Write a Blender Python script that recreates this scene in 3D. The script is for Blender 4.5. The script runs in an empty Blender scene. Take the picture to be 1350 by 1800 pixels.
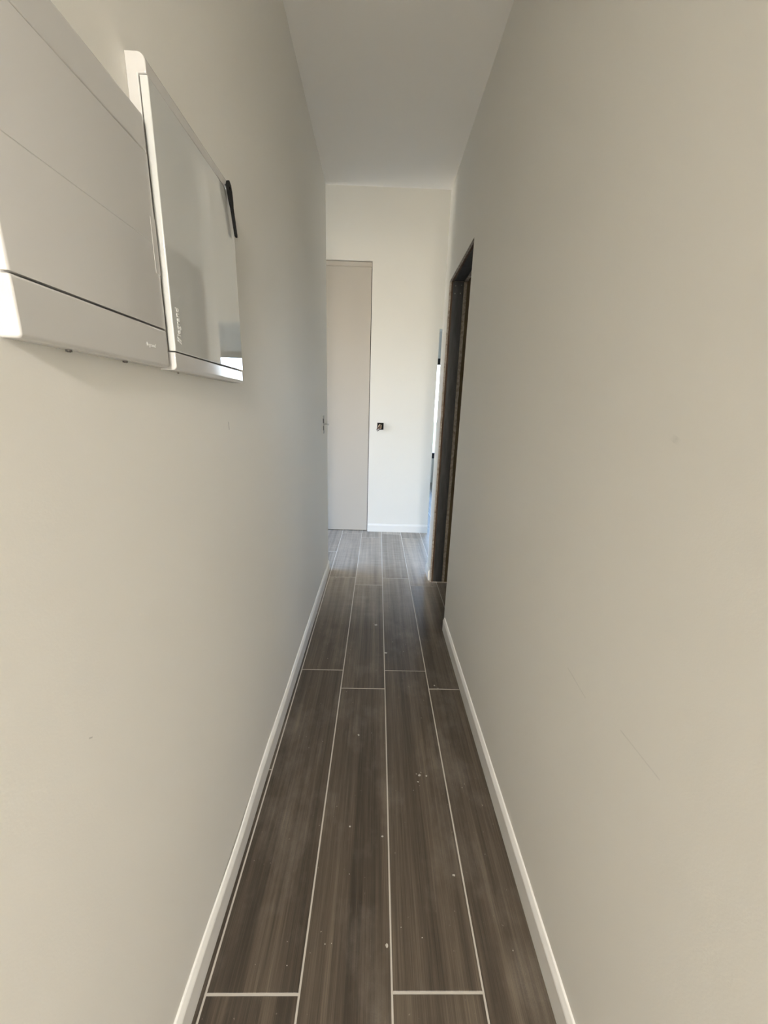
import bpy, bmesh, math, random
from mathutils import Vector, Matrix, noise

random.seed(7)
S = bpy.context.scene
COL = S.collection

# ------------------------------------------------------------------ camera
CAM_H = 1.38
PITCH, YAW, ROLL, FPX = 0.2604, 0.0222, 0.0319, 667.04
cp, sp, cy, sy, cr, sr = (math.cos(PITCH), math.sin(PITCH), math.cos(YAW), math.sin(YAW), math.cos(ROLL), math.sin(ROLL))
fw = Vector((sy * cp, cy * cp, -sp))
x0 = Vector((cy, -sy, 0))
u0 = x0.cross(fw)
cx = cr * x0 + sr * u0
cu = -sr * x0 + cr * u0
cam_d = bpy.data.cameras.new('camera')
cam = bpy.data.objects.new('camera', cam_d)
COL.objects.link(cam)
cam.matrix_world = Matrix(((cx.x, cu.x, -fw.x, 0), (cx.y, cu.y, -fw.y, 0), (cx.z, cu.z, -fw.z, CAM_H), (0, 0, 0, 1)))
cam_d.sensor_fit = 'HORIZONTAL'
cam_d.sensor_width = 36
cam_d.lens = FPX * 36 / 1350
cam_d.clip_start = 0.02
S.camera = cam

# ------------------------------------------------------------------ sky, sun, exposure
wd = bpy.data.worlds.new('world')
S.world = wd
wd.use_nodes = True
nt = wd.node_tree
nt.nodes.clear()
w_out = nt.nodes.new('ShaderNodeOutputWorld')
w_bg = nt.nodes.new('ShaderNodeBackground')
w_tc = nt.nodes.new('ShaderNodeTexCoord')
w_sp = nt.nodes.new('ShaderNodeSeparateXYZ')
w_mr = nt.nodes.new('ShaderNodeMapRange')
w_mr.inputs[1].default_value = -1
w_cr = nt.nodes.new('ShaderNodeValToRGB')
e = w_cr.color_ramp.elements
e[0].position, e[0].color = 0.0, (0.60, 0.555, 0.465, 1)          # sunlit ground
e[1].position, e[1].color = 1.0, (0.25, 0.47, 0.95, 1)          # zenith
for p_, c_ in ((0.49, (0.68, 0.63, 0.53, 1)), (0.505, (0.82, 0.92, 1.0, 1)), (0.62, (0.36, 0.61, 1.0, 1))):
    k_ = e.new(p_)
    k_.color = c_
nt.links.new(w_tc.outputs['Generated'], w_sp.inputs[0])
nt.links.new(w_sp.outputs['Z'], w_mr.inputs[0])
nt.links.new(w_mr.outputs[0], w_cr.inputs[0])
nt.links.new(w_cr.outputs[0], w_bg.inputs[0])
w_bg.inputs[1].default_value = 4.0
nt.links.new(w_bg.outputs[0], w_out.inputs[0])

sun_d = bpy.data.lights.new('sun', 'SUN')
sun_d.energy = 5.0
sun_d.angle = math.radians(0.53)
sun_d.color = (1.0, 0.95, 0.86)
sun = bpy.data.objects.new('sun', sun_d)
COL.objects.link(sun)
sun.location = (30, 6, 30)
sun.rotation_euler = (0, math.radians(42), 0)                   # shines from +X, along the window walls


def portal(name, loc, rot, sx, sy_):
    d = bpy.data.lights.new(name, 'AREA')
    d.shape = 'RECTANGLE'
    d.size, d.size_y = sx, sy_
    d.cycles.is_portal = True
    o = bpy.data.objects.new(name, d)
    COL.objects.link(o)
    o.location, o.rotation_euler = loc, rot
    return o


H90 = math.pi / 2
# an area light shines along its local -Z: daylight enters the rooms through these window openings
portal('skylight_rear_left', (-2.66, -3.05, 1.35), (0, -H90, 0), 2.5, 2.7)
portal('skylight_rear_right', (2.66, -3.05, 1.35), (0, H90, 0), 2.5, 2.7)
portal('skylight_left', (-3.66, 2.675, 1.18), (0, -H90, 0), 2.36, 3.2)
portal('skylight_far', (2.0, 7.66, 1.42), (-H90, 0, 0), 2.8, 1.9)

vs = S.view_settings
vs.view_transform = 'Standard'
vs.look = 'None'
vs.exposure = 2.15
vs.gamma = 1.0
vs.use_curve_mapping = False

# ------------------------------------------------------------------ materials


def mat(name, col, rough=0.6, spec=0.5, metal=0.0, coat=0.0):
    m = bpy.data.materials.new(name)
    m.use_nodes = True
    b = m.node_tree.nodes['Principled BSDF']
    b.inputs['Base Color'].default_value = (*col, 1)
    b.inputs['Roughness'].default_value = rough
    b.inputs['Specular IOR Level'].default_value = spec
    b.inputs['Metallic'].default_value = metal
    b.inputs['Coat Weight'].default_value = coat
    return m


def N(m, t, **kw):
    n = m.node_tree.nodes.new(t)
    for k, v in kw.items():
        setattr(n, k, v)
    return n


def L(m, a, b):
    m.node_tree.links.new(a, b)


def math_n(m, op, a, b=None, clamp=False):
    n = N(m, 'ShaderNodeMath', operation=op)
    n.use_clamp = clamp
    for i, v in enumerate((a, b)):
        if v is None:
            continue
        if isinstance(v, (int, float)):
            n.inputs[i].default_value = v
        else:
            L(m, v, n.inputs[i])
    return n.outputs[0]


def mix_col(m, fac, a, b):
    n = N(m, 'ShaderNodeMix', data_type='RGBA')
    for sock, v in ((n.inputs['Factor'], fac), (n.inputs['A'], a), (n.inputs['B'], b)):
        if isinstance(v, (int, float)):
            sock.default_value = v
        elif isinstance(v, tuple):
            sock.default_value = (*v, 1)
        else:
            L(m, v, sock)
    return n.outputs['Result']


def noise_n(m, vec, scale, detail=3, rough=0.55):
    n = N(m, 'ShaderNodeTexNoise')
    n.inputs['Scale'].default_value = scale
    n.inputs['Detail'].default_value = detail
    n.inputs['Roughness'].default_value = rough
    L(m, vec, n.inputs['Vector'])
    return n.outputs['Fac']


def scaled(m, vec, s, add=None):
    n = N(m, 'ShaderNodeVectorMath', operation='MULTIPLY')
    L(m, vec, n.inputs[0])
    n.inputs[1].default_value = s
    out = n.outputs[0]
    if add is not None:
        a = N(m, 'ShaderNodeVectorMath', operation='ADD')
        L(m, out, a.inputs[0])
        L(m, add, a.inputs[1])
        out = a.outputs[0]
    return out


def ramp(m, fac, stops):
    r = N(m, 'ShaderNodeValToRGB')
    el = r.color_ramp.elements
    el[0].position, el[0].color = stops[0][0], (*stops[0][1], 1)
    el[1].position, el[1].color = stops[-1][0], (*stops[-1][1], 1)
    for p, c in stops[1:-1]:
        k = el.new(p)
        k.color = (*c, 1)
    L(m, fac, r.inputs[0])
    return r.outputs[0]


def bump(m, height, strength, dist=0.001):
    b = N(m, 'ShaderNodeBump')
    b.inputs['Strength'].default_value = strength
    b.inputs['Distance'].default_value = dist
    L(m, height, b.inputs['Height'])
    L(m, b.outputs[0], m.node_tree.nodes['Principled BSDF'].inputs['Normal'])


def segment_mask(m, pos, axes, a, b, w):
    """1 along a thin straight scuff from a to b in the plane of two world axes"""
    s = N(m, 'ShaderNodeSeparateXYZ')
    L(m, pos, s.inputs[0])
    u, v = s.outputs[axes[0]], s.outputs[axes[1]]
    dx, dy = b[0] - a[0], b[1] - a[1]
    ln = math.hypot(dx, dy)
    dx, dy = dx / ln, dy / ln
    pu, pv = math_n(m, 'SUBTRACT', u, a[0]), math_n(m, 'SUBTRACT', v, a[1])
    t = math_n(m, 'ADD', math_n(m, 'MULTIPLY', pu, dx), math_n(m, 'MULTIPLY', pv, dy))
    d = math_n(m, 'ABSOLUTE', math_n(m, 'SUBTRACT', math_n(m, 'MULTIPLY', pu, dy), math_n(m, 'MULTIPLY', pv, dx)))
    c = math_n(m, 'SUBTRACT', 1.0, math_n(m, 'DIVIDE', d, w), True)
    i1 = math_n(m, 'MULTIPLY', math_n(m, 'GREATER_THAN', t, 0.0), math_n(m, 'LESS_THAN', t, ln))
    return math_n(m, 'MULTIPLY', c, i1)


def paint(name, col, scuffs=(), rough=0.62):
    m = mat(name, col, rough, 0.4)
    g = N(m, 'ShaderNodeNewGeometry').outputs['Position']
    big = noise_n(m, g, 1.7, 2)
    base = mix_col(m, big, tuple(c * 0.965 for c in col), col)
    fine = noise_n(m, g, 260, 2)
    for (axes, a, b, w, amt) in scuffs:
        k = segment_mask(m, g, axes, a, b, w)
        k = math_n(m, 'MULTIPLY', k, math_n(m, 'MULTIPLY', noise_n(m, g, 90, 3), amt * 1.6), True)
        base = mix_col(m, k, base, tuple(c * 0.45 for c in col))
    L(m, base, m.node_tree.nodes['Principled BSDF'].inputs['Base Color'])
    bump(m, fine, 0.12, 0.001)
    return m


WALL = (0.80, 0.775, 0.715)
M_wall = paint('wall_paint', WALL)
M_wall_left = paint('wall_paint_left', WALL, (
    ((1, 2), (1.066, 1.338), (1.068, 1.317), 0.004, 0.9),
    ((1, 2), (0.453, 0.908), (0.459, 0.904), 0.0016, 0.8)))
M_wall_right = paint('wall_paint_right', WALL, (
    ((1, 2), (0.775, 0.800), (0.69, 0.787), 0.0022, 0.35),
    ((1, 2), (0.575, 0.816), (0.473, 0.819), 0.0022, 0.32),
    ((1, 2), (0.598, 1.355), (0.602, 1.345), 0.012, 0.2)))
M_rear = paint('rear_room_paint', (0.81, 0.765, 0.685))
M_ceil = paint('ceiling_paint', (0.83, 0.80, 0.745))
M_base = mat('baseboard_gloss', (0.82, 0.80, 0.755), 0.32)
M_door = paint('door_primer', (0.52, 0.475, 0.415), rough=0.5)
M_grout = mat('grout', (0.43, 0.395, 0.345), 0.9)
M_white = mat('white_plastic', (0.61, 0.595, 0.57), 0.10, 0.5)
M_gloss = mat('glossy_white_plastic', (0.64, 0.645, 0.62), 0.02, 0.8, coat=1.0)
M_gloss.node_tree.nodes['Principled BSDF'].inputs['Coat Roughness'].default_value = 0.015
M_logo = mat('logo_grey', (0.78, 0.775, 0.745), 0.4)
M_black = mat('black_plastic', (0.006, 0.006, 0.006), 0.55, 0.15)
M_screw = mat('screw_steel', (0.16, 0.15, 0.14), 0.35, metal=1.0)
M_dark = mat('recess_dark', (0.02, 0.02, 0.02), 0.8)
M_frame = mat('black_aluminium', (0.012, 0.012, 0.013), 0.4)
M_grey = mat('grey_plastic', (0.42, 0.42, 0.40), 0.45)

M_stud = mat('galvanised_stud', (0.08, 0.082, 0.085), 0.5, metal=0.25)
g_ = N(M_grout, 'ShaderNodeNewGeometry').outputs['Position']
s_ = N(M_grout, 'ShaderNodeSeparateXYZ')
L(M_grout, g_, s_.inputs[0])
mr_ = N(M_grout, 'ShaderNodeMapRange')            # hall joints painted paler, for the brighter light there
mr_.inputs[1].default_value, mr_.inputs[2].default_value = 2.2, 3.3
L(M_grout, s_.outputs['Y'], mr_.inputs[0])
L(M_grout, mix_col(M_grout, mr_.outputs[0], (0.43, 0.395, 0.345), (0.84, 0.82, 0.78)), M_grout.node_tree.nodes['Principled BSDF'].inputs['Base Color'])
g_ = N(M_stud, 'ShaderNodeNewGeometry').outputs['Position']
L(M_stud, ramp(M_stud, noise_n(M_stud, scaled(M_stud, g_, (40, 40, 6)), 1.0, 4), [(0.3, (0.055, 0.056, 0.057)), (0.7, (0.095, 0.097, 0.099))]),
  M_stud.node_tree.nodes['Principled BSDF'].inputs['Base Color'])

M_board = mat('plasterboard_core', (0.50, 0.45, 0.38), 0.95)
g_ = N(M_board, 'ShaderNodeNewGeometry').outputs['Position']
L(M_board, ramp(M_board, noise_n(M_board, g_, 45, 5, 0.7), [(0.3, (0.20, 0.155, 0.115)), (0.5, (0.42, 0.37, 0.31)), (0.75, (0.60, 0.56, 0.50))]),
  M_board.node_tree.nodes['Principled BSDF'].inputs['Base Color'])
M_paper = mat('brown_board_paper', (0.20, 0.12, 0.075), 0.95)
g_ = N(M_paper, 'ShaderNodeNewGeometry').outputs['Position']
L(M_paper, ramp(M_paper, noise_n(M_paper, scaled(M_paper, g_, (60, 60, 9)), 1.0, 5, 0.7), [(0.3, (0.06, 0.035, 0.024)), (0.6, (0.14, 0.09, 0.06)), (0.8, (0.26, 0.19, 0.14))]),
  M_paper.node_tree.nodes['Principled BSDF'].inputs['Base Color'])
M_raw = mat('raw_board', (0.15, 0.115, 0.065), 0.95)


def tile_material():
    m = mat('wood_look_tile', (0.08, 0.06, 0.045), 0.42)
    bs = m.node_tree.nodes['Principled BSDF']
    g = N(m, 'ShaderNodeNewGeometry').outputs['Position']
    oi = N(m, 'ShaderNodeObjectInfo')
    cmb = N(m, 'ShaderNodeCombineXYZ')
    r1 = math_n(m, 'MULTIPLY', oi.outputs['Random'], 41.0)
    r2 = math_n(m, 'MULTIPLY', oi.outputs['Random'], 173.0)
    L(m, r1, cmb.inputs[0])
    L(m, r2, cmb.inputs[1])
    off = cmb.outputs[0]
    # slow waver so the streaks are not ruler straight
    band = noise_n(m, scaled(m, g, (22, 0.55, 1), off), 1.0, 3, 0.6)
    streak = noise_n(m, scaled(m, g, (120, 1.3, 1), off), 1.0, 4, 0.7)
    fine = noise_n(m, scaled(m, g, (520, 7, 1), off), 1.0, 2, 0.7)
    v = math_n(m, 'ADD', math_n(m, 'MULTIPLY', band, 0.50), math_n(m, 'ADD', math_n(m, 'MULTIPLY', streak, 0.40), math_n(m, 'MULTIPLY', fine, 0.30)))
    v = math_n(m, 'ADD', v, math_n(m, 'MULTIPLY', math_n(m, 'SUBTRACT', oi.outputs['Random'], 0.5), 0.07))
    col = ramp(m, v, [(0.40, (0.011, 0.0072, 0.0046)), (0.53, (0.029, 0.0205, 0.0135)), (0.64, (0.062, 0.046, 0.031)), (0.78, (0.12, 0.093, 0.065))])
    # pale building dust: hazy patches and fine specks
    cloud = noise_n(m, scaled(m, g, (4.5, 2.6, 1)), 1.0, 5, 0.65)
    haze = math_n(m, 'MULTIPLY', math_n(m, 'SUBTRACT', cloud, 0.50, True), 0.50, True)
    grain = noise_n(m, g, 300, 2, 0.6)
    haze = math_n(m, 'MULTIPLY', haze, math_n(m, 'ADD', math_n(m, 'MULTIPLY', grain, 1.4), 0.3), True)
    spk = noise_n(m, g, 95, 2, 0.5)
    spk = math_n(m, 'MULTIPLY', math_n(m, 'SUBTRACT', spk, 0.735, True), 9.0, True)
    # hall beyond the corridor: dust film, with the left window's brightness painted in
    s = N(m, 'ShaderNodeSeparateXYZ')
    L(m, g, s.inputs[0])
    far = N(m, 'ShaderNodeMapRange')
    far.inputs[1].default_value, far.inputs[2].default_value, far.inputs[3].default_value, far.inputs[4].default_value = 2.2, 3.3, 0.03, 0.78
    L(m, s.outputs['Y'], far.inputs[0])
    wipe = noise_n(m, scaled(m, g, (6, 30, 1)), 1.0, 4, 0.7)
    hall_light = math_n(m, 'MULTIPLY', far.outputs[0], math_n(m, 'ADD', math_n(m, 'ADD', -0.20, math_n(m, 'MULTIPLY', oi.outputs['Random'], 0.22)), math_n(m, 'ADD', math_n(m, 'MULTIPLY', band, 1.35), math_n(m, 'MULTIPLY', wipe, 0.55))))
    dust_and_light = math_n(m, 'ADD', math_n(m, 'ADD', haze, math_n(m, 'MULTIPLY', spk, 0.6)), hall_light, True)
    col = mix_col(m, dust_and_light, col, (0.62, 0.555, 0.48))
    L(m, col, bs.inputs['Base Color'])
    rg = N(m, 'ShaderNodeMapRange')
    rg.inputs[3].default_value, rg.inputs[4].default_value = 0.36, 0.62
    L(m, math_n(m, 'ADD', dust_and_light, math_n(m, 'MULTIPLY', cloud, 0.5)), rg.inputs[0])
    L(m, rg.outputs[0], bs.inputs['Roughness'])
    bump(m, streak, 0.18, 0.001)
    return m


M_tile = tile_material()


def glass_material():
    m = bpy.data.materials.new('window_glass')
    m.use_nodes = True
    t = m.node_tree
    t.nodes.clear()
    o = t.nodes.new('ShaderNodeOutputMaterial')
    tr = t.nodes.new('ShaderNodeBsdfTransparent')
    gl = t.nodes.new('ShaderNodeBsdfGlossy')
    gl.inputs['Roughness'].default_value = 0.0
    fr = t.nodes.new('ShaderNodeFresnel')
    fr.inputs['IOR'].default_value = 1.5
    mx = t.nodes.new('ShaderNodeMixShader')
    t.links.new(fr.outputs[0], mx.inputs[0])
    t.links.new(tr.outputs[0], mx.inputs[1])
    t.links.new(gl.outputs[0], mx.inputs[2])
    t.links.new(mx.outputs[0], o.inputs[0])
    return m


M_glass = glass_material()

# ------------------------------------------------------------------ helpers


def box(bm, x0, x1, y0, y1, z0, z1):
    r = bmesh.ops.create_cube(bm, size=1.0)
    for v in r['verts']:
        v.co = Vector(((x0 + x1) / 2 + v.co.x * (x1 - x0), (y0 + y1) / 2 + v.co.y * (y1 - y0), (z0 + z1) / 2 + v.co.z * (z1 - z0)))
    return r['verts']


def bevel(bm, w, seg=2, edges=None):
    bmesh.ops.bevel(bm, geom=list(edges if edges is not None else bm.edges), offset=w, segments=seg, profile=0.5, affect='EDGES')


def obj(name, bm, m, parent=None, smooth=False):
    bmesh.ops.recalc_face_normals(bm, faces=bm.faces)
    me = bpy.data.meshes.new(name)
    bm.to_mesh(me)
    bm.free()
    me.materials.append(m)
    if smooth:
        for p in me.polygons:
            p.use_smooth = True
        me.set_sharp_from_angle(angle=math.radians(35))
    o = bpy.data.objects.new(name, me)
    COL.objects.link(o)
    if parent is not None:
        o.parent = parent
        o.matrix_parent_inverse = parent.matrix_world.inverted()
    return o


def empty(name, loc):
    o = bpy.data.objects.new(name, None)
    COL.objects.link(o)
    o.location = loc
    o.empty_display_size = 0.05
    o.matrix_world = Matrix.Translation(loc)
    return o


def tag(o, label, cat):
    o['label'], o['category'] = label, cat
    return o


def struct(o, label=None):
    o['kind'] = 'structure'
    if label:
        o['label'] = label
    return o


def boxes(name, lst, m, parent=None, bev=0.0):
    bm = bmesh.new()
    for b in lst:
        box(bm, *b)
    if bev:
        bevel(bm, bev, 2)
    return obj(name, bm, m, parent, smooth=bool(bev))


def extrude_y(bm, prof, y0, y1, cuts=0):
    """closed XZ profile extruded along Y"""
    n = len(prof)
    ys = [y0 + (y1 - y0) * i / (cuts + 1) for i in range(cuts + 2)]
    rings = [[bm.verts.new((x, y, z)) for x, z in prof] for y in ys]
    for a, b in zip(rings, rings[1:]):
        for i in range(n):
            bm.faces.new((a[i], a[(i + 1) % n], b[(i + 1) % n], b[i]))
    bm.faces.new(rings[0])
    bm.faces.new(rings[-1])
    return rings


def arc(cx_, cz_, r, a0, a1, n=6):
    return [(cx_ + r * math.cos(math.radians(a0 + (a1 - a0) * i / n)), cz_ + r * math.sin(math.radians(a0 + (a1 - a0) * i / n))) for i in range(n + 1)]


def tube(bm, pts, r, seg=8):
    rings = []
    for i, p in enumerate(pts):
        p = Vector(p)
        a, b = Vector(pts[max(i - 1, 0)]), Vector(pts[min(i + 1, len(pts) - 1)])
        t = (b - a).normalized()
        q = t.cross(Vector((0.3, 0.1, 1))).normalized()
        w = t.cross(q)
        rings.append([bm.verts.new(p + r * (math.cos(k * 2 * math.pi / seg) * q + math.sin(k * 2 * math.pi / seg) * w)) for k in range(seg)])
    for a, b in zip(rings, rings[1:]):
        for k in range(seg):
            bm.faces.new((a[k], a[(k + 1) % seg], b[(k + 1) % seg], b[k]))
    bm.faces.new(rings[0])
    bm.faces.new(rings[-1])


def disc(bm, c, axis, r, h, seg=20, bev=0.0):
    r_ = bmesh.ops.create_cone(bm, cap_ends=True, segments=seg, radius1=r, radius2=r, depth=h)
    q = Vector((0, 0, 1)).rotation_difference(Vector(axis)).to_matrix().to_4x4()
    bmesh.ops.transform(bm, matrix=Matrix.Translation(c) @ q, verts=r_['verts'])


# ------------------------------------------------------------------ the room
XL, XR = -0.407, 0.4686           # faces of the corridor walls
ZC, ZH = 2.883, 3.75              # corridor ceiling, hall ceiling
YL, YS, YF = 3.126, 3.13, 4.279   # end of left wall, end of right stub, far wall
DN, DF, DZ = 2.24, 2.935, 2.258   # unfinished doorway in the right wall

# floor: grout bed with every tile on it
floor = struct(boxes('floor', [(-3.7, 3.5, -4.7, 7.7, -0.2, -0.0009)], M_grout), 'wood-look plank tile floor with pale grout')
TW, TL, G = 0.2265, 1.1975, 0.0048
first = -0.156                     # a seam between two columns
phase = {-2: 0.593 - 0.6, -1: 0.593, 0: 0.453, 1: 0.5955, 2: 0.457}
tile_me = None
rest = []
for c in range(-22, 16):
    xa = first + (c - 0) * TW
    if xa < -3.68 or xa + TW > 3.48:
        continue
    ph = phase.get(c, random.Random(c * 13 + 5).choice([0.593, 0.455, 0.03, 0.86]))
    k = -6
    while True:
        ya = ph + k * TL
        k += 1
        if ya > 7.6:
            break
        if ya < -4.65:
            continue
        b = (xa + G / 2, xa + TW - G / 2, ya + G / 2, min(ya + TL, 7.68) - G / 2, -0.010, 0.0)
        if -1.1 < xa < 1.6 and ya > -1.3:
            if tile_me is None or b[3] - b[2] < TL - G - 1e-4:
                bm = bmesh.new()
                vv = box(bm, 0, b[1] - b[0], 0, b[3] - b[2], -0.010, 0.0)
                bevel(bm, 0.0009, 1, [e_ for e_ in bm.edges if all(v.co.z > -0.001 for v in e_.verts)])
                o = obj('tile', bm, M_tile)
                if b[3] - b[2] >= TL - G - 1e-4:
                    tile_me = o.data
            else:
                o = bpy.data.objects.new('tile', tile_me)
                COL.objects.link(o)
            o.location = (b[0], b[2], random.uniform(-0.0003, 0.0003))
            o.parent = floor
        else:
            rest.append(b)
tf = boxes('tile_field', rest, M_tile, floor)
tf['kind'] = 'stuff'


def fleck(bm, x, y, r, z=0.0006):
    n = 7
    a0 = random.random() * 6
    st = random.uniform(0.5, 1.0)
    top = [bm.verts.new((x + r * random.uniform(0.55, 1.1) * math.cos(a0 + i * 2 * math.pi / n), y + r * st * random.uniform(0.6, 1.2) * math.sin(a0 + i * 2 * math.pi / n), z + 0.0004)) for i in range(n)]
    bot = [bm.verts.new((v.co.x, v.co.y, 0.0)) for v in top]
    bm.faces.new(top)
    for i in range(n):
        bm.faces.new((top[i], bot[i], bot[(i + 1) % n], top[(i + 1) % n]))


bm = bmesh.new()
for (x, y, r) in ((0.198, 1.172, 0.007), (0.190, 1.145, 0.004), (0.205, 1.185, 0.003), (0.187, 1.178, 0.003), (-0.05, 1.36, 0.005), (-0.06, 0.98, 0.004),
                  (0.05, 0.95, 0.004), (0.225, 1.17, 0.004), (0.27, 0.84, 0.005), (0.06, 0.68, 0.005), (0.33, 1.68, 0.005), (0.345, 1.66, 0.003),
                  (0.08, 1.95, 0.009), (0.02, 2.25, 0.010), (0.33, 3.55, 0.018), (0.16, 3.5, 0.011), (-0.2, 3.25, 0.015), (-0.31, 3.6, 0.02), (0.28, 3.15, 0.012)):
    fleck(bm, x, y, r)
for i in range(80):
    fleck(bm, random.uniform(-0.37, 0.44), random.uniform(0.45, 2.9), random.choice([0.0008, 0.001, 0.0013, 0.0018]))
for i in range(60):
    fleck(bm, random.uniform(-0.9, 0.6), random.uniform(2.9, 4.2), random.choice([0.003, 0.004, 0.006, 0.009]))
M_chip = mat('plaster_chip', (0.42, 0.395, 0.355), 0.95)
fl = obj('plaster_fleck', bm, M_chip, floor)
fl['kind'] = 'stuff'

# corridor walls
struct(boxes('wall_left', [(XL - 0.12, XL, -1.4, YL, 0, ZC), (-3.7, XL - 0.12, -0.4, -0.3, 0, ZH), (XL - 0.12, XL, -0.4, YL, ZC, ZH)], M_wall_left), 'white painted left corridor wall')
struct(boxes('wall_right', [
    (XR, XR + 0.0125, -1.4, DN, 0, ZC), (XR, XR + 0.0125, DN, DF, DZ, ZC), (XR, XR + 0.0125, DF, YS, 0, ZC),
    (XR + 0.0125, XR + 0.145, -1.4, DN - 0.02, 0, ZC), (XR + 0.0125, XR + 0.145, DN - 0.02, DF + 0.02, DZ + 0.03, ZC),
    (XR + 0.0125, 1.8, DF + 0.03, YS, 0, ZC),
    (XR, 1.8, YS - 0.1, YS, ZC, ZH)], M_wall_right), 'white painted right corridor wall with a raw doorway')
struct(boxes('ceiling', [(XL - 0.12, XR + 0.145, -1.4, YS, ZC, ZC + 0.14)], M_ceil), 'matt off-white corridor ceiling')
struct(boxes('ceiling_hall', [(-3.7, 1.95, -0.5, YF + 0.12, ZH, ZH + 0.12)], M_ceil), 'higher ceiling of the hall beyond')
struct(boxes('wall_bulkhead', [(XL, XR, YS - 0.1, YS, ZC + 0.14, ZH)], M_wall), 'upright face above the corridor end')
# far wall with a tall flush door, a socket cut-out and a doorway on the right
PX0, PX1, PZ = -1.02, -0.0975, 2.812
SX0, SX1, SZ0, SZ1 = -0.010, 0.060, 1.178, 1.252
OX0, OX1, OZ = 0.613, 1.62, 2.217
struct(boxes('wall_far', [
    (-3.7, PX0, YF, YF + 0.12, 0, ZH), (PX0, PX1, YF, YF + 0.12, PZ, ZH),
    (PX1, SX0, YF, YF + 0.12, 0, ZH), (SX0, SX1, YF, YF + 0.12, 0, SZ0), (SX0, SX1, YF, YF + 0.12, SZ1, ZH),
    (SX0, SX1, YF + 0.06, YF + 0.12, SZ0, SZ1),
    (SX1, OX0, YF, YF + 0.12, 0, ZH), (OX0, OX1, YF, YF + 0.12, OZ, ZH), (OX1, 3.5, YF, YF + 0.12, 0, ZH)], M_wall), 'white painted wall closing the hall')
struct(boxes('wall_hall_right', [(1.8, 1.92, YS - 0.1, YF, 0, ZH)], M_wall), 'white right wall of the hall')
struct(boxes('wall_hall_left', [(-3.7, -3.6, -0.5, 1.1, 0, ZH), (-3.7, -3.6, 4.25, YF, 0, ZH), (-3.7, -3.6, 1.1, 4.25, 2.35, ZH)], M_wall), 'window wall of the left room')
# unlit room behind the raw doorway
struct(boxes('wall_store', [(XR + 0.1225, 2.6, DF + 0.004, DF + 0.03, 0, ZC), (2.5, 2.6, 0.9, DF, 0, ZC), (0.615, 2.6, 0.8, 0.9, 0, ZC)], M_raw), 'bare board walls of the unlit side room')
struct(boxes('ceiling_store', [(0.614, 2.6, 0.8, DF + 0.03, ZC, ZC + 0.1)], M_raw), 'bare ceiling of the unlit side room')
# room beyond the far doorway
struct(boxes('wall_far_room', [(0.38, 0.5, YF + 0.12, 7.7, 0, ZC), (3.4, 3.5, YF + 0.12, 7.7, 0, ZC),
                               (0.5, 0.62, 7.6, 7.7, 0, ZC), (0.62, 3.38, 7.6, 7.7, 0, 0.49), (0.62, 3.38, 7.6, 7.7, 2.36, ZC), (3.38, 3.4, 7.6, 7.7, 0, ZC)], M_wall), 'walls of the bright room beyond the far doorway')
struct(boxes('ceiling_far_room', [(0.38, 3.5, YF + 0.12, 7.7, ZC, ZC + 0.1)], M_ceil), 'ceiling of the bright room')
# room behind the camera
struct(boxes('wall_rear', [(-2.7, XL - 0.12, -1.5, -1.4, 0, ZC), (XR + 0.145, 2.7, -1.5, -1.4, 0, ZC), (-2.6, 2.6, -4.7, -4.6, 0, ZC)] + [
    b for x in (-2.7, 2.6) for b in ((x, x + 0.1, -1.7, -1.5, 0, ZC), (x, x + 0.1, -4.7, -4.4, 0, ZC), (x, x + 0.1, -4.4, -1.7, 0, 0.1), (x, x + 0.1, -4.4, -1.7, 2.6, ZC))], M_rear), 'walls of the room behind')
M_bounce = paint('pale_bounce', (0.74, 0.68, 0.58), rough=0.9)
struct(boxes('bounce_slab_rear', [(-2.6, 2.6, -4.6, -1.42, 0.001, 0.012)], M_bounce), 'pale slab added in the room behind to bounce light up')  # unseen slab added over the tiles, pale to bounce light into the corridor
struct(boxes('ceiling_rear', [(-2.7, 2.7, -4.7, -1.4, ZC, ZC + 0.12)], M_ceil), 'ceiling of the room behind')


# windows: black aluminium frames with panes
def window(name, axis, a0, a1, z0, z1, at, n, label, fr=0.11):
    root = struct(empty(name, (at, (a0 + a1) / 2, z0) if axis == 'x' else ((a0 + a1) / 2, at, z0)), label)

    def put(nm, u0, u1, w0, w1, d, m):
        lo = (at - d, at + d)
        b = (lo[0], lo[1], u0, u1, w0, w1) if axis == 'x' else (u0, u1, lo[0], lo[1], w0, w1)
        return boxes(nm, [b], m, root)
    put('frame_rail', a0, a1, z0, z0 + fr, 0.025, M_frame)
    put('frame_rail', a0, a1, z1 - fr, z1, 0.025, M_frame)
    xs = [a0 + (a1 - a0) * i / n for i in range(n + 1)]
    for i, x in enumerate(xs):
        lo = a0 if i == 0 else (x - 0.05 if i < n else a1 - 0.07)
        hi = a0 + 0.07 if i == 0 else (x + 0.05 if i < n else a1)
        put('frame_stile', lo, hi, z0 + fr, z1 - fr, 0.024, M_frame)
    for i in range(n):
        lo = a0 + 0.07 if i == 0 else xs[i] + 0.05
        hi = xs[i + 1] - 0.05 if i < n - 1 else a1 - 0.07
        put('pane', lo, hi, z0 + fr, z1 - fr, 0.004, M_glass)
    return root


window('window_1', 'y', 0.62, 3.38, 0.49, 2.36, 7.63, 3, 'black framed window of the bright room beyond')
window('window_2', 'x', 1.1, 4.25, 0.0, 2.35, -3.64, 3, 'black framed window of the left room', 0.07)
window('window_3', 'x', -4.4, -1.7, 0.1, 2.6, -2.64, 2, 'black framed left window of the room behind', 0.07)
window('window_4', 'x', -4.4, -1.7, 0.1, 2.6, 2.64, 2, 'black framed right window of the room behind', 0.07)

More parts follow.
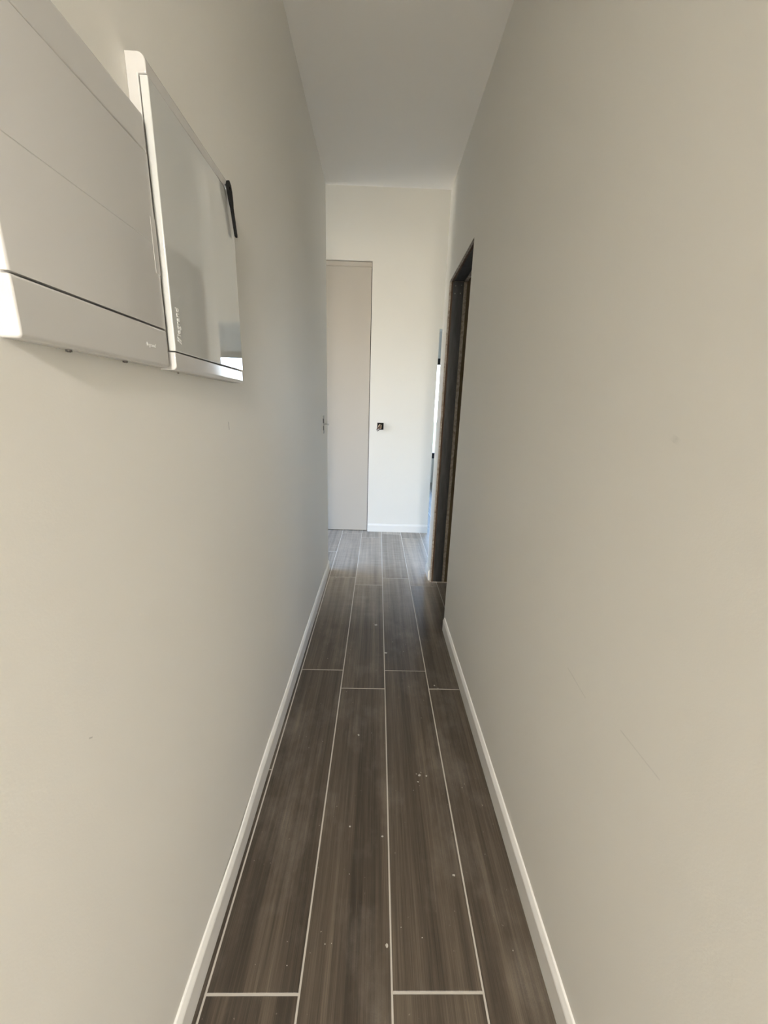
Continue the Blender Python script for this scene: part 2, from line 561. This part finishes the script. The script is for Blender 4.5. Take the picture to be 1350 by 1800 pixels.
# fill lamp and housing added in the unseen room behind, to brighten the corridor
lamp = empty('fill_lamp', (0.25, -3.5, ZC))
tag(lamp, 'round fill lamp added on the ceiling of the unseen room behind', 'lamp')
bm = bmesh.new()
disc(bm, (0.25, -3.5, ZC - 0.02), (0, 0, 1), 0.33, 0.04, 32)
obj('fill_housing', bm, M_base, lamp)
ld = bpy.data.lights.new('fill_glow', 'AREA')
ld.shape, ld.size, ld.energy, ld.color = 'DISK', 0.6, 92.0, (1.0, 0.97, 0.93)
lo = bpy.data.objects.new('fill_glow', ld)
COL.objects.link(lo)
lo.location = (0.25, -3.5, ZC - 0.045)

# the ground outside the far window
M_ground = mat('dry_grass_ground', (0.42, 0.38, 0.16), 1.0)
g_ = N(M_ground, 'ShaderNodeNewGeometry').outputs['Position']
L(M_ground, ramp(M_ground, noise_n(M_ground, g_, 0.7, 5, 0.7), [(0.3, (0.030, 0.028, 0.004)), (0.55, (0.062, 0.052, 0.008)), (0.75, (0.085, 0.07, 0.013))]),
  M_ground.node_tree.nodes['Principled BSDF'].inputs['Base Color'])
struct(boxes('ground', [(-30, 40, 7.72, 70, -0.5, -0.25)], M_ground), 'sunlit dry grass outside the far window')


# baseboards: flat board with a chamfered top
def baseboard(name, y0, y1, xw, sgn, h=0.09, t=0.0125, cuts=0, bow=None, label=None):
    prof = [(0.0, 0.0), (t, 0.0), (t, h - 0.019), (t - 0.0015, h - 0.014), (0.0050, h - 0.0015), (0.0025, h), (0.0, h)]
    bm = bmesh.new()
    rings = extrude_y(bm, [(xw + sgn * x, z) for x, z in prof], y0, y1, cuts)
    if bow:
        for r in rings:
            for v in r:
                v.co.x += sgn * bow(v.co.y) * (0.25 + 0.75 * v.co.z / h)
    return struct(obj(name, bm, M_base), label)


baseboard('baseboard_left', -1.39, YL + 0.012, XL, 1, cuts=60, bow=lambda y: 0.0045 * math.exp(-((y - 0.88) / 0.16) ** 2) + 0.0016 * math.exp(-((y - 1.5) / 0.2) ** 2), label='white skirting along the left corridor wall')
baseboard('baseboard_right', -1.39, DN - 0.035, XR, -1, label='white skirting along the right corridor wall')
bb = baseboard('baseboard_stub', DF + 0.022, YS + 0.012, XR, -1, label='short white skirting beyond the raw doorway')
for v in bb.data.vertices:
    if v.co.y < DF + 0.05:
        v.co.y += 0.022 * (v.co.z / 0.09) + random.uniform(-0.003, 0.003)


def baseboard_x(name, x0, x1, yw, label):
    h, t = 0.095, 0.0125
    prof = [(0.0, 0.0), (t, 0.0), (t, h - 0.019), (0.005, h - 0.0015), (0.0, h)]
    bm = bmesh.new()
    a = [bm.verts.new((x0, yw - p, z)) for p, z in prof]
    b = [bm.verts.new((x1, yw - p, z)) for p, z in prof]
    for i in range(5):
        bm.faces.new((a[i], a[(i + 1) % 5], b[(i + 1) % 5], b[i]))
    bm.faces.new(a)
    bm.faces.new(b)
    return struct(obj(name, bm, M_base), label)


baseboard_x('baseboard_far', PX1 + 0.006, OX0, YF, 'white skirting under the socket cut-out')

# full-height flush door in the far wall
d1 = struct(empty('door_1', ((PX0 + PX1) / 2, YF + 0.02, 0)), 'tall beige flush door in the far wall')
boxes('door_leaf', [(PX0 + 0.004, PX1 - 0.007, YF + 0.012, YF + 0.052, 0.010, PZ - 0.052)], M_door, d1)
boxes('head_strip', [(PX0 + 0.002, PX1 - 0.004, YF + 0.016, YF + 0.06, PZ - 0.050, PZ - 0.006)], M_door, d1)
boxes('door_stop', [(PX0, PX1, YF + 0.06, YF + 0.11, 0, PZ)], M_dark, d1)

# ------------------------------------------------------------------ raw doorway in the right wall
d2 = struct(empty('door_2', (XR + 0.07, (DN + DF) / 2, 0)), 'unfinished doorway with metal studs and torn plasterboard edges')


def ragged(name, x0, x1, edge, run, m, amp, parent, axis):
    """strip of broken board edge; axis 'z' runs up a jamb, 'y' runs along the head"""
    bm = bmesh.new()
    n = 70
    lo, hi = run
    prev = None
    for i in range(n + 1):
        t = lo + (hi - lo) * i / n
        j1 = amp * (noise.noise(Vector((t * 14, x0 * 40, 1.3))) + 0.6 * noise.noise(Vector((t * 55, x0 * 40, 7.1))))
        j2 = amp * 0.45 * noise.noise(Vector((t * 24, x1 * 60, 4.2)))
        if axis == 'z':
            s = 1 if edge > 2.6 else -1      # body of the board lies behind the opening
            r = [(x0 + abs(j2), edge - s * (0.002 + j1), t), (x1 + j2, edge - s * (0.002 + j1 * 0.7), t), (x1 + j2, edge + s * 0.028, t), (x0 + abs(j2), edge + s * 0.028, t)]
        else:
            r = [(x0 + abs(j2), t, edge - 0.002 - j1), (x1 + j2, t, edge - 0.002 - j1 * 0.7), (x1 + j2, t, edge + 0.028), (x0 + abs(j2), t, edge + 0.028)]
        ring = [bm.verts.new(p) for p in r]
        if prev:
            for k in range(4):
                bm.faces.new((prev[k], prev[(k + 1) % 4], ring[(k + 1) % 4], ring[k]))
        else:
            bm.faces.new(ring)
        prev = ring
    bm.faces.new(prev)
    return obj(name, bm, m, parent)


for edge in (DF, DN):
    run = (0.0, DZ)
    inset = 0.0 if edge == DF else -0.009
    ragged('plasterboard_edge', XR + 0.0005, XR + 0.0130, edge + inset, run, M_board, 0.003, d2, 'z')
    ragged('inner_board_edge', XR + 0.0132, XR + 0.0262, edge + (0.004 if edge == DF else -0.012), run, M_paper, 0.003, d2, 'z')
    ragged('rear_board_edge', XR + 0.101, XR + 0.122, edge + inset, run, M_board, 0.007, d2, 'z')
    s = 1 if edge == DF else -1
    st = boxes('metal_stud', [(XR + 0.0275, XR + 0.0995, min(edge + s * 0.004, edge + s * 0.006), max(edge + s * 0.004, edge + s * 0.006), 0, DZ),
                              (XR + 0.0270, XR + 0.0285, min(edge, edge + s * 0.03), max(edge, edge + s * 0.03), 0, DZ),
                              (XR + 0.0985, XR + 0.1000, min(edge, edge + s * 0.03), max(edge, edge + s * 0.03), 0, DZ)], M_stud, d2)
    tb = boxes('track_tab', [(XR + 0.0300, XR + 0.0970, min(edge + s * 0.0025, edge + s * 0.0042), max(edge + s * 0.0025, edge + s * 0.0042), DZ - 0.095, DZ)], M_stud, d2)
    for (dx, dz) in ((0.044, 0.026), (0.084, 0.022), (0.042, 0.074), (0.080, 0.072)):
        bm = bmesh.new()
        bmesh.ops.create_uvsphere(bm, u_segments=10, v_segments=6, radius=0.004)
        for v in bm.verts:
            v.co = Vector((XR + dx + v.co.x, edge + s * 0.0025 - s * abs(v.co.y) * 0.6 if True else 0, DZ - dz + v.co.z))
        obj('screw', bm, M_grey, tb, True)
ragged('head_board_edge', XR + 0.0005, XR + 0.0130, DZ, (DN + 0.004, DF + 0.01), M_board, 0.003, d2, 'y')
ragged('head_inner_edge', XR + 0.0132, XR + 0.0262, DZ, (DN + 0.004, DF + 0.01), M_paper, 0.003, d2, 'y')
ragged('head_rear_edge', XR + 0.101, XR + 0.122, DZ, (DN + 0.004, DF + 0.01), M_board, 0.004, d2, 'y')
boxes('head_track', [(XR + 0.0275, XR + 0.0995, DN, DF, DZ + 0.003, DZ + 0.006), (XR + 0.0270, XR + 0.0285, DN, DF, DZ, DZ + 0.03), (XR + 0.0985, XR + 0.1, DN, DF, DZ, DZ + 0.03)], M_stud, d2)

# ------------------------------------------------------------------ electrical cabinets on the left wall


def text_mesh(name, body, size, mtx, m, parent, depth=0.0004):
    cu_ = bpy.data.curves.new('lettering', 'FONT')
    cu_.body = body
    cu_.size = size
    cu_.align_x, cu_.align_y = 'CENTER', 'CENTER'
    cu_.extrude = depth
    cu_.resolution_u = 3
    t = bpy.data.objects.new('lettering', cu_)
    COL.objects.link(t)
    bpy.context.view_layer.update()
    me = bpy.data.meshes.new_from_object(t.evaluated_get(bpy.context.evaluated_depsgraph_get()))
    bpy.data.objects.remove(t)
    me.transform(mtx)
    me.materials.clear()
    me.materials.append(m)
    o = bpy.data.objects.new(name, me)
    COL.objects.link(o)
    o.parent = parent
    o.matrix_parent_inverse = parent.matrix_world.inverted()
    return o


def cabinet(name, y0, y1, z0, z1, d0, d1, proj, dproj, rt, rb, m_body, m_door, groove=None):
    """y0..y1 wide, z0..z1 high, door between d0 and d1 wrapping round the sides"""
    root = empty(name, (XL, (y0 + y1) / 2, z0))
    xf = XL + proj                    # front of the fixed strips
    xr_ = XL + proj * 0.58            # where the door's rim begins
    prof = [(XL, z0)] + arc(xf - rb, z0 + rb, rb, -90, 0, 5) + [(xf, d0 - 0.0014), (xr_, d0 - 0.0014), (xr_, d1 + 0.0006), (xf, d1 + 0.0006)]
    prof += arc(xf - rt, z1 - rt, rt, 0, 90, 6) + [(XL, z1)]
    bm = bmesh.new()
    extrude_y(bm, prof, y0, y1)
    ends = [e_ for e_ in bm.edges if abs(e_.verts[0].co.y - e_.verts[1].co.y) < 1e-6 and min(v.co.x for v in e_.verts) > xf - max(rt, rb) - 1e-4 and max(v.co.x for v in e_.verts) > xr_ + 0.001 and abs(e_.verts[0].co.x - e_.verts[1].co.x) < 0.008]
    body = obj('body', bm, m_body, root, True)
    bv = body.modifiers.new('edges', 'BEVEL')
    bv.width, bv.segments, bv.limit_method, bv.angle_limit = (0.0028 if groove else 0.0016), 3, 'ANGLE', math.radians(50)
    xd = XL + dproj
    xb = xr_ + 0.0018
    if groove:
        dp = [(xb, d0 + 0.0006), (xd, d0 + 0.0006), (xd, groove - 0.0009), (xd - 0.0004, groove - 0.0003), (xd - 0.0004, groove + 0.0003), (xd, groove + 0.0009), (xd, d1 - 0.0006), (xb, d1 - 0.0006)]
    else:
        dp = [(xb, d0 + 0.0006), (xd, d0 + 0.0006), (xd, d1 - 0.0006), (xb, d1 - 0.0006)]
    bm = bmesh.new()
    extrude_y(bm, dp, y0, y1)
    door = obj('door', bm, m_door, root, True)
    bv = door.modifiers.new('edges', 'BEVEL')
    bv.width, bv.segments, bv.limit_method, bv.angle_limit = 0.0016, 3, 'ANGLE', math.radians(60)
    if groove:
        bv.width = 0.0004
        # a wider radius on the long side rims only
        bm = bmesh.new()
        bm.from_mesh(door.data)
        eg = [e_ for e_ in bm.edges if abs(e_.verts[0].co.y - e_.verts[1].co.y) < 1e-6 and abs(e_.verts[0].co.x - xd) < 1e-5 and abs(e_.verts[1].co.x - xd) < 1e-5]
        bevel(bm, 0.0028, 4, eg)
        bm.to_mesh(door.data)
        bm.free()
        for p in door.data.polygons:
            p.use_smooth = True
        door.data.set_sharp_from_angle(angle=math.radians(24))
    return root, body, door


def under_screw(parent, x, y, z, r=0.0036):
    bm = bmesh.new()
    disc(bm, (x, y, z - 0.0012), (0, 0, 1), r, 0.0026, 16)
    s_ = obj('screw', bm, M_screw, parent)
    bm = bmesh.new()
    box(bm, x - r * 0.65, x + r * 0.65, y - 0.0005, y + 0.0005, z - 0.0029, z - 0.0024)
    box(bm, x - 0.0005, x + 0.0005, y - r * 0.65, y + r * 0.65, z - 0.0029, z - 0.0024)
    obj('screw_slot', bm, M_dark, s_)


TXT = Matrix(((0, 0, 1, 0), (1, 0, 0, 0), (0, 1, 0, 0), (0, 0, 0, 1)))   # text x -> +Y, text y -> +Z, faces +X

near, n_body, n_door = cabinet('electrical_cabinet', 0.444, 0.743, 1.443, 1.820, 1.507, 1.766, 0.0245, 0.0250, 0.006, 0.006, M_white, M_white, groove=1.637)
tag(near, 'matt white electrical cabinet with two screws underneath, nearest on the left wall', 'cabinet')
bm = bmesh.new()
box(bm, XL + 0.0235, XL + 0.0254, 0.7295, 0.7436, 1.593, 1.676)
bevel(bm, 0.0003, 1)
obj('latch', bm, M_white, near, True)
for y in (0.528, 0.640):
    under_screw(near, XL + 0.009, y, 1.443)
text_mesh('lettering', 'legrand', 0.0085, Matrix.Translation((XL + 0.0248, 0.690, 1.474)) @ TXT, M_logo, near)

far, f_body, f_door = cabinet('electrical_cabinet', 0.7535, 1.110, 1.441, 1.905, 1.4735, 1.8765, 0.0310, 0.0325, 0.012, 0.008, M_white, M_gloss)
tag(far, 'high-gloss white electrical cabinet with mirror-like door, next to the matt one', 'cabinet')
under_screw(far, XL + 0.010, 0.80, 1.441, 0.0018)
text_mesh('lettering', 'legrand', 0.0165, Matrix.Translation((XL + 0.0329, 0.773, 1.5265)) @ TXT @ Matrix.Rotation(H90, 4, 'Z'), M_logo, far)
# slanted mark before the word
bm = bmesh.new()
for off in (0.0, 0.0048):
    box(bm, XL + 0.0326, XL + 0.0332, 0.765, 0.778, 1.4885 + off, 1.4912 + off)
for v in bm.verts:
    v.co.z += (0.778 - v.co.y) * 0.35
obj('logo_mark', bm, M_logo, far)

# black holed tag hanging at the far edge of the glossy cabinet
bm = bmesh.new()
yc, xt = 1.100, XL + 0.0375
outl = [(-0.004, 0.108), (0.004, 0.110), (0.010, 0.102), (0.0115, 0.088), (0.009, 0.070), (0.0055, 0.058), (0.0045, 0.004), (0.002, 0.0), (-0.0045, 0.003), (-0.0055, 0.058), (-0.009, 0.070), (-0.0115, 0.088), (-0.010, 0.102)]
hole = [(0.0035 * math.cos(-k * math.pi / 4 + 1.2), 0.094 + 0.0045 * math.sin(-k * math.pi / 4 + 1.2)) for k in range(8)]


def ring_edges(bm, pts, x):
    ca, sa = math.cos(0.33), math.sin(0.33)
    v = [bm.verts.new((x, yc + a * 1.25 * ca - b * sa, 1.787 + a * 1.25 * sa + b * ca)) for a, b in pts]
    return [bm.edges.new((v[i], v[(i + 1) % len(v)])) for i in range(len(v))]


ed = ring_edges(bm, outl, xt) + ring_edges(bm, hole, xt)
bmesh.ops.triangle_fill(bm, use_beauty=True, use_dissolve=False, edges=ed)
ex = bmesh.ops.extrude_face_region(bm, geom=list(bm.faces))
for v in [g for g in ex['geom'] if isinstance(g, bmesh.types.BMVert)]:
    v.co.x += 0.0045
hang = empty('hanging_tag', (xt, yc, 1.787))
tag(hang, 'slim black plastic tag with holed head hanging at far edge of the glossy cabinet', 'tag')
obj('blade', bm, M_black, hang)
bm = bmesh.new()
tube(bm, [(XL + 0.031, yc - 0.031, 1.884), (xt + 0.003, yc - 0.031, 1.877), (xt + 0.0065, yc - 0.0305, 1.876), (xt + 0.004, yc - 0.0305, 1.873)], 0.0009, 6)
obj('hook_pin', bm, M_black, hang, True)

# ------------------------------------------------------------------ socket cut-out with bare wires in the far wall
out = empty('socket_cutout', ((SX0 + SX1) / 2, YF, SZ0))
tag(out, 'square open socket box with copper wires poking out, in the white far wall', 'socket')
bm = bmesh.new()
t_ = 0.002
for b in ((SX0, SX1, YF + 0.052, YF + 0.055, SZ0, SZ1), (SX0, SX0 + t_, YF + 0.002, YF + 0.055, SZ0, SZ1), (SX1 - t_, SX1, YF + 0.002, YF + 0.055, SZ0, SZ1),
          (SX0, SX1, YF + 0.002, YF + 0.055, SZ0, SZ0 + t_), (SX0, SX1, YF + 0.002, YF + 0.055, SZ1 - t_, SZ1)):
    box(bm, *b)
obj('back_box', bm, mat('back_box_black', (0.006, 0.006, 0.006), 0.7), out)
wc = [mat('wire_sleeve', (0.78, 0.62, 0.46), 0.5), mat('wire_brown', (0.16, 0.07, 0.035), 0.45), mat('wire_dark', (0.03, 0.022, 0.02), 0.45), mat('wire_grey', (0.55, 0.52, 0.50), 0.45)]
wires = [
    (0, 0.0055, [(0.024, 0.045, 1.225), (0.020, 0.01, 1.232), (0.012, -0.03, 1.226), (0.006, -0.045, 1.212)]),
    (0, 0.0048, [(0.034, 0.045, 1.225), (0.034, 0.005, 1.226), (0.032, -0.03, 1.212), (0.030, -0.042, 1.190)]),
    (1, 0.0045, [(0.022, 0.045, 1.215), (0.020, 0.0, 1.218), (0.014, -0.04, 1.212), (0.002, -0.052, 1.200), (-0.010, -0.05, 1.186)]),
    (1, 0.0045, [(0.028, 0.045, 1.215), (0.028, 0.0, 1.212), (0.026, -0.04, 1.204), (0.016, -0.055, 1.190), (0.000, -0.052, 1.176)]),
    (2, 0.0045, [(0.018, 0.045, 1.21), (0.014, 0.0, 1.212), (0.004, -0.04, 1.204), (-0.008, -0.05, 1.192), (-0.014, -0.046, 1.174)]),
    (2, 0.0042, [(0.030, 0.045, 1.21), (0.028, 0.0, 1.204), (0.020, -0.05, 1.188), (0.004, -0.056, 1.172), (-0.010, -0.05, 1.164)]),
    (3, 0.0042, [(0.024, 0.045, 1.205), (0.022, 0.0, 1.202), (0.012, -0.055, 1.190), (-0.004, -0.058, 1.176), (-0.012, -0.052, 1.166)])]
for ci, r, pts in wires:
    bm = bmesh.new()
    sm = []
    P = [Vector(p) for p in pts]
    for i in range(len(P) - 1):
        p0, p1, p2, p3 = P[max(i - 1, 0)], P[i], P[i + 1], P[min(i + 2, len(P) - 1)]
        for k in range(4):
            t = k / 4
            sm.append(0.5 * ((2 * p1) + (p2 - p0) * t + (2 * p0 - 5 * p1 + 4 * p2 - p3) * t * t + (3 * p1 - p0 - 3 * p2 + p3) * t ** 3))
    sm.append(P[-1])
    tube(bm, [(p.x, YF + p.y, p.z) for p in sm], r, 8)
    obj('wire', bm, wc[ci], out, True)

# ------------------------------------------------------------------ switch mounting frame on the left wall, by the corner
sw = empty('switch_frame', (XL, 2.885, 1.268))
tag(sw, 'small grey switch mounting frame with a short wire stub, left wall near the corner', 'switch')
bm = bmesh.new()
ys, zs = (2.845, 2.925), (1.203, 1.333)
for b in ((XL, XL + 0.004, ys[0], ys[0] + 0.012, zs[0], zs[1]), (XL, XL + 0.004, ys[1] - 0.012, ys[1], zs[0], zs[1]),
          (XL, XL + 0.004, ys[0] + 0.012, ys[1] - 0.012, zs[0], zs[0] + 0.022), (XL, XL + 0.004, ys[0] + 0.012, ys[1] - 0.012, zs[1] - 0.022, zs[1]),
          (XL, XL + 0.0035, ys[0] + 0.012, ys[1] - 0.012, 1.258, 1.278)):
    box(bm, *b)
obj('support_plate', bm, M_grey, sw)
boxes('recess', [(XL, XL + 0.0012, ys[0] + 0.012, ys[1] - 0.012, zs[0] + 0.022, zs[1] - 0.022)], M_dark, sw)
for z in (zs[0] + 0.011, zs[1] - 0.011):
    bm = bmesh.new()
    disc(bm, (XL + 0.0048, 2.885, z), (1, 0, 0), 0.005, 0.0025, 14)
    obj('screw', bm, M_screw, sw)
bm = bmesh.new()
tube(bm, [(XL, 2.885, 1.270), (XL + 0.02, 2.885, 1.271), (XL + 0.042, 2.884, 1.270)], 0.006, 10)
obj('wire_stub', bm, M_grey, sw, True)
